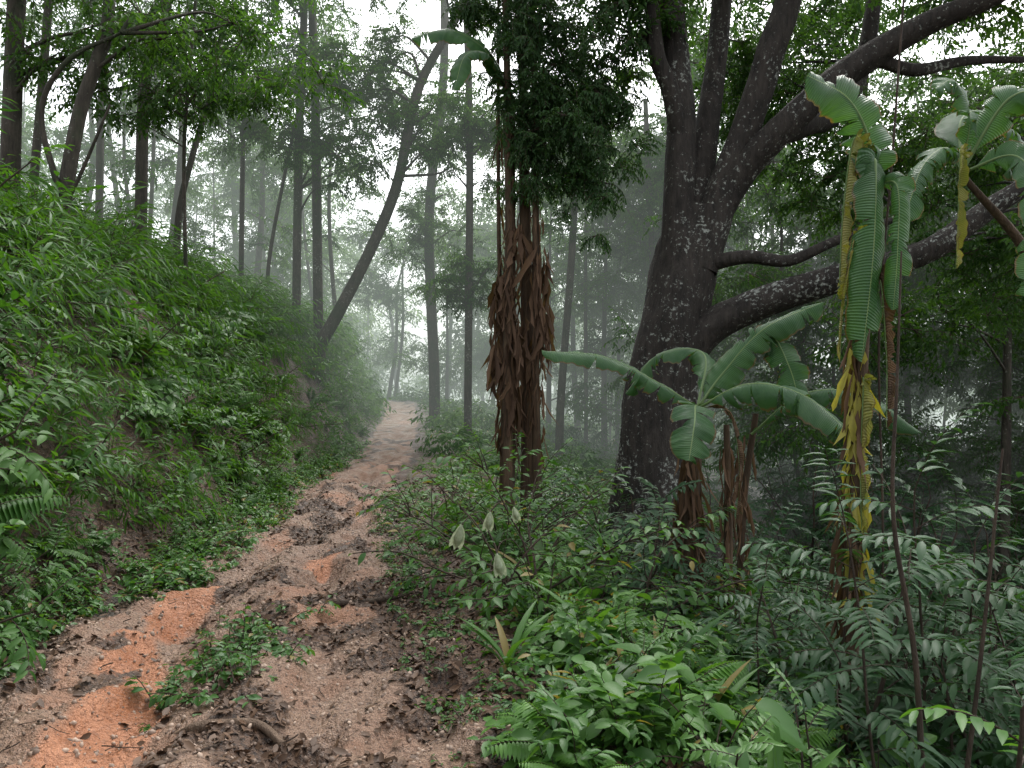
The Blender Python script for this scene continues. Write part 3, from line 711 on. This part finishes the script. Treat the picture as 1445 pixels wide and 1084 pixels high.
b.leaf([(0,y,5.5),(-.35,y-.2,6.15),(-.85,y-.3,6.4),(-1.35,y-.4,6.25)],.40,(0,-.7,.7),.1,4)
b.leaf([(0,y,5.6),(-.3,y-.4,6.0),(-.6,y-.7,5.9),(-.75,y-.8,5.4)],.34,(0,-.6,.9),.1,4)
b.out('banana_plant')
# ---------------------------------------------------------------- featured foreground plants
def place(name,me,x,y,dz=0,s=1,rz=0,tilt=(0,0)):
    o=obj(name,me);o.location=(x,y,float(terr(x,y))+dz);o.scale=(s,s,s);o.rotation_euler=(tilt[0],tilt[1],rz);return o
pin=[p_pinn(1.9,13,.6,9,M_dk,.15,.15) for i in range(3)]
for i,(x,y,s) in enumerate([(1.75,3.7,.85),(2.25,4.3,1.0),(2.75,4.7,1.0),(2.5,3.9,.9),(3.2,5.6,1.1),(2.05,5.2,.8),(3.0,4.2,.9),(1.45,4.6,.62),(3.7,6.2,1.1)]):
    place('pinnate_sapling',pin[i%3],x,y,-.1,s,i*1.3,(U(-.12,.12),U(-.12,.12)))
fer=[p_fern(10,.6,M_fern,.5) for i in range(2)]
for i,(x,y,s) in enumerate([(.27,3.2,.5),(.85,4.2,.9),(1.2,3.9,.8),(-.05,7.0,.9),(1.1,5.3,1.0)]):
    place('fern',fer[i%2],x,y,0,s,i*1.9)
st=[p_strap(11,.5,.055,M_shr) for i in range(2)]
for i,(x,y,s) in enumerate([(-.02,4.5,.8),(.9,4.6,1.1),(.5,4.9,1.),(1.25,4.7,1.)]):
    place('lily_rosette',st[i%2],x,y,0,s,i*1.9)
brd=[p_broad(7,.4,.26,.18,M_shr) for i in range(2)]
for i,(x,y,s) in enumerate([(.85,3.35,.8),(1.2,3.3,.8),(1.7,4.3,.9)]):
    place('broadleaf_herb',brd[i%2],x,y,0,s,i*2.3)
def sprawl(h=1.1):
    mb=MB()
    for k in range(16):
        a=U(0,6.28);e=U(.3,1.3);P=pline([U(-.2,.2),U(-.2,.2),-.1],[math.cos(a)*math.cos(e),math.sin(a)*math.cos(e),math.sin(e)],h*U(.8,1.3),9,.9,.12)
        tube(mb,P,[.011,.004],5,18,1)
        side_leaves(mb,P,9,.105,.045,LA,.9,.2,.5)
        for q in range(5):
            b_,t_=along(P,[U(.25,.95)]);Q=pline(b_[0],t_[0]+rng.normal(0,.7,3),h*U(.25,.5),6,.5,.1)
            tube(mb,Q,[.005,.002],4,8,1);side_leaves(mb,Q,7,.105,.045,LA,.9,.2,.35)
    return mb.mesh('sprawling_shrub',[M_shr,M_twig])
sh=[sprawl() for i in range(2)]
for i,(x,y,s) in enumerate([(.1,5.9,1.05),(.8,6.2,1.2),(-.1,7.6,1.0),(1.1,7.0,1.1),(-.2,9.2,.9),(.5,8.0,1.2)]):
    place('sprawling_shrub',sh[i%2],x,y,0,s,i*2.)
for (x,y,z,rx,ry,s) in [(-.30,4.75,.76,.5,-.5,.85),(-.13,4.8,.83,.3,-.3,.65),(-.09,4.7,.60,.1,.3,.75),(.01,4.8,.86,.2,.4,.5)]:
    mb=MB();tube(mb,[(0,0,0),(0,0,-.05),(.005,0,-.11),(.01,0,-.18)],[.006,.024,.036,.004],10,12,0,.15)
    leaves(mb,[[0,0,.0]]*3,[[.2,-.1,-1],[-.15,-.1,-1],[0,.2,-1]],[[0,-1,0],[.3,-1,0],[0,1,0]],.20,.06,LOB,0)
    tube(mb,[(0,0,0),(.05,.1,.06),(.14,.3,.0),(.2,.6,-.3),(.22,.8,-.8)],[.004,.004,.004],4,12,1)
    o=obj('pale_spathe_flower',mb.mesh('pale_spathe_flower',[M_sp,M_twig]));o.location=(x,y,z);o.rotation_euler=(rx*.5,-ry*.6,0);o.scale=(s,s,s)
def liana(name,P,r0,r1):
    mb=MB();tube(mb,P,[r0,r1],7,30,0,.1);obj(name,mb.mesh(name,[M_twig]))
liana('thin_sapling_stem',[(1.82,3.5,-.8),(1.78,3.5,.3),(1.70,3.55,1.0),(1.74,3.6,1.6),(1.76,3.6,2.2)],.016,.004)
liana('thin_sapling_stem',[(1.95,3.6,-.9),(2.1,3.6,.2),(2.28,3.7,1.3)],.014,.006)
liana('hanging_liana',[(2.82,5.7,4.6),(2.72,5.7,3.2),(2.65,5.75,2.0),(2.7,5.8,.6),(2.7,5.8,-.8)],.008,.008)
# ---------------------------------------------------------------- mist, sky, sun, camera
def glowing_mist(name,x0,x1,y0,y1,z0,z1,dens,lum):
    V=[(x,y,z) for z in(z0,z1) for y in(y0,y1) for x in(x0,x1)]
    F=[(0,2,3,1),(4,5,7,6),(0,1,5,4),(2,6,7,3),(0,4,6,2),(1,3,7,5)]
    mb=MB();mb.add(V,[np.array(F)]);m,nt,N,L=newmat(name)
    v=N.new('ShaderNodeVolumeAbsorption');v.inputs['Color'].default_value=(0,0,0,1);v.inputs['Density'].default_value=dens
    e=N.new('ShaderNodeEmission');e.inputs[0].default_value=(lum[0],lum[1],lum[2],1);e.inputs[1].default_value=dens  # emission added: the volume glows in place of scattered daylight
    ad=N.new('ShaderNodeAddShader');L.new(v.outputs[0],ad.inputs[0]);L.new(e.outputs[0],ad.inputs[1])
    o=N.new('ShaderNodeOutputMaterial');L.new(ad.outputs[0],o.inputs['Volume'])
    return obj(name,mb.mesh(name,[m],False))
glowing_mist('glowing_mist',-120,120,16,200,-20,18,.0085,(.80,.90,.84))
w=bpy.data.worlds.new('World');SC.world=w;w.use_nodes=True;nt=w.node_tree;bg=nt.nodes['Background']
sk=nt.nodes.new('ShaderNodeTexSky');sk.sky_type='NISHITA';sk.sun_disc=False
EL,AZ=math.radians(55),math.radians(20)
sk.sun_elevation=EL;sk.sun_rotation=AZ;sk.air_density=1.;sk.dust_density=4.
hs=nt.nodes.new('ShaderNodeHueSaturation');hs.inputs['Saturation'].default_value=.2
nt.links.new(sk.outputs[0],hs.inputs['Color']);nt.links.new(hs.outputs[0],bg.inputs[0]);bg.inputs[1].default_value=.5
sun=bpy.data.lights.new('sun','SUN');sun.energy=1.5;sun.angle=math.radians(30);sun.color=(1,.97,.92)
so=bpy.data.objects.new('sun',sun);SC.collection.objects.link(so)
from mathutils import Vector
d=Vector((math.sin(AZ)*math.cos(EL),math.cos(AZ)*math.cos(EL),math.sin(EL)))
so.rotation_euler=d.to_track_quat('Z','Y').to_euler()
cam=bpy.data.cameras.new('camera');cam.lens=28;cam.sensor_width=36;cam.clip_end=600
co=bpy.data.objects.new('camera',cam);SC.collection.objects.link(co);co.location=(0,0,1.6);co.rotation_euler=(math.radians(90),0,0)
SC.camera=co
SC.view_settings.view_transform='Standard';SC.view_settings.look='None';SC.view_settings.exposure=0
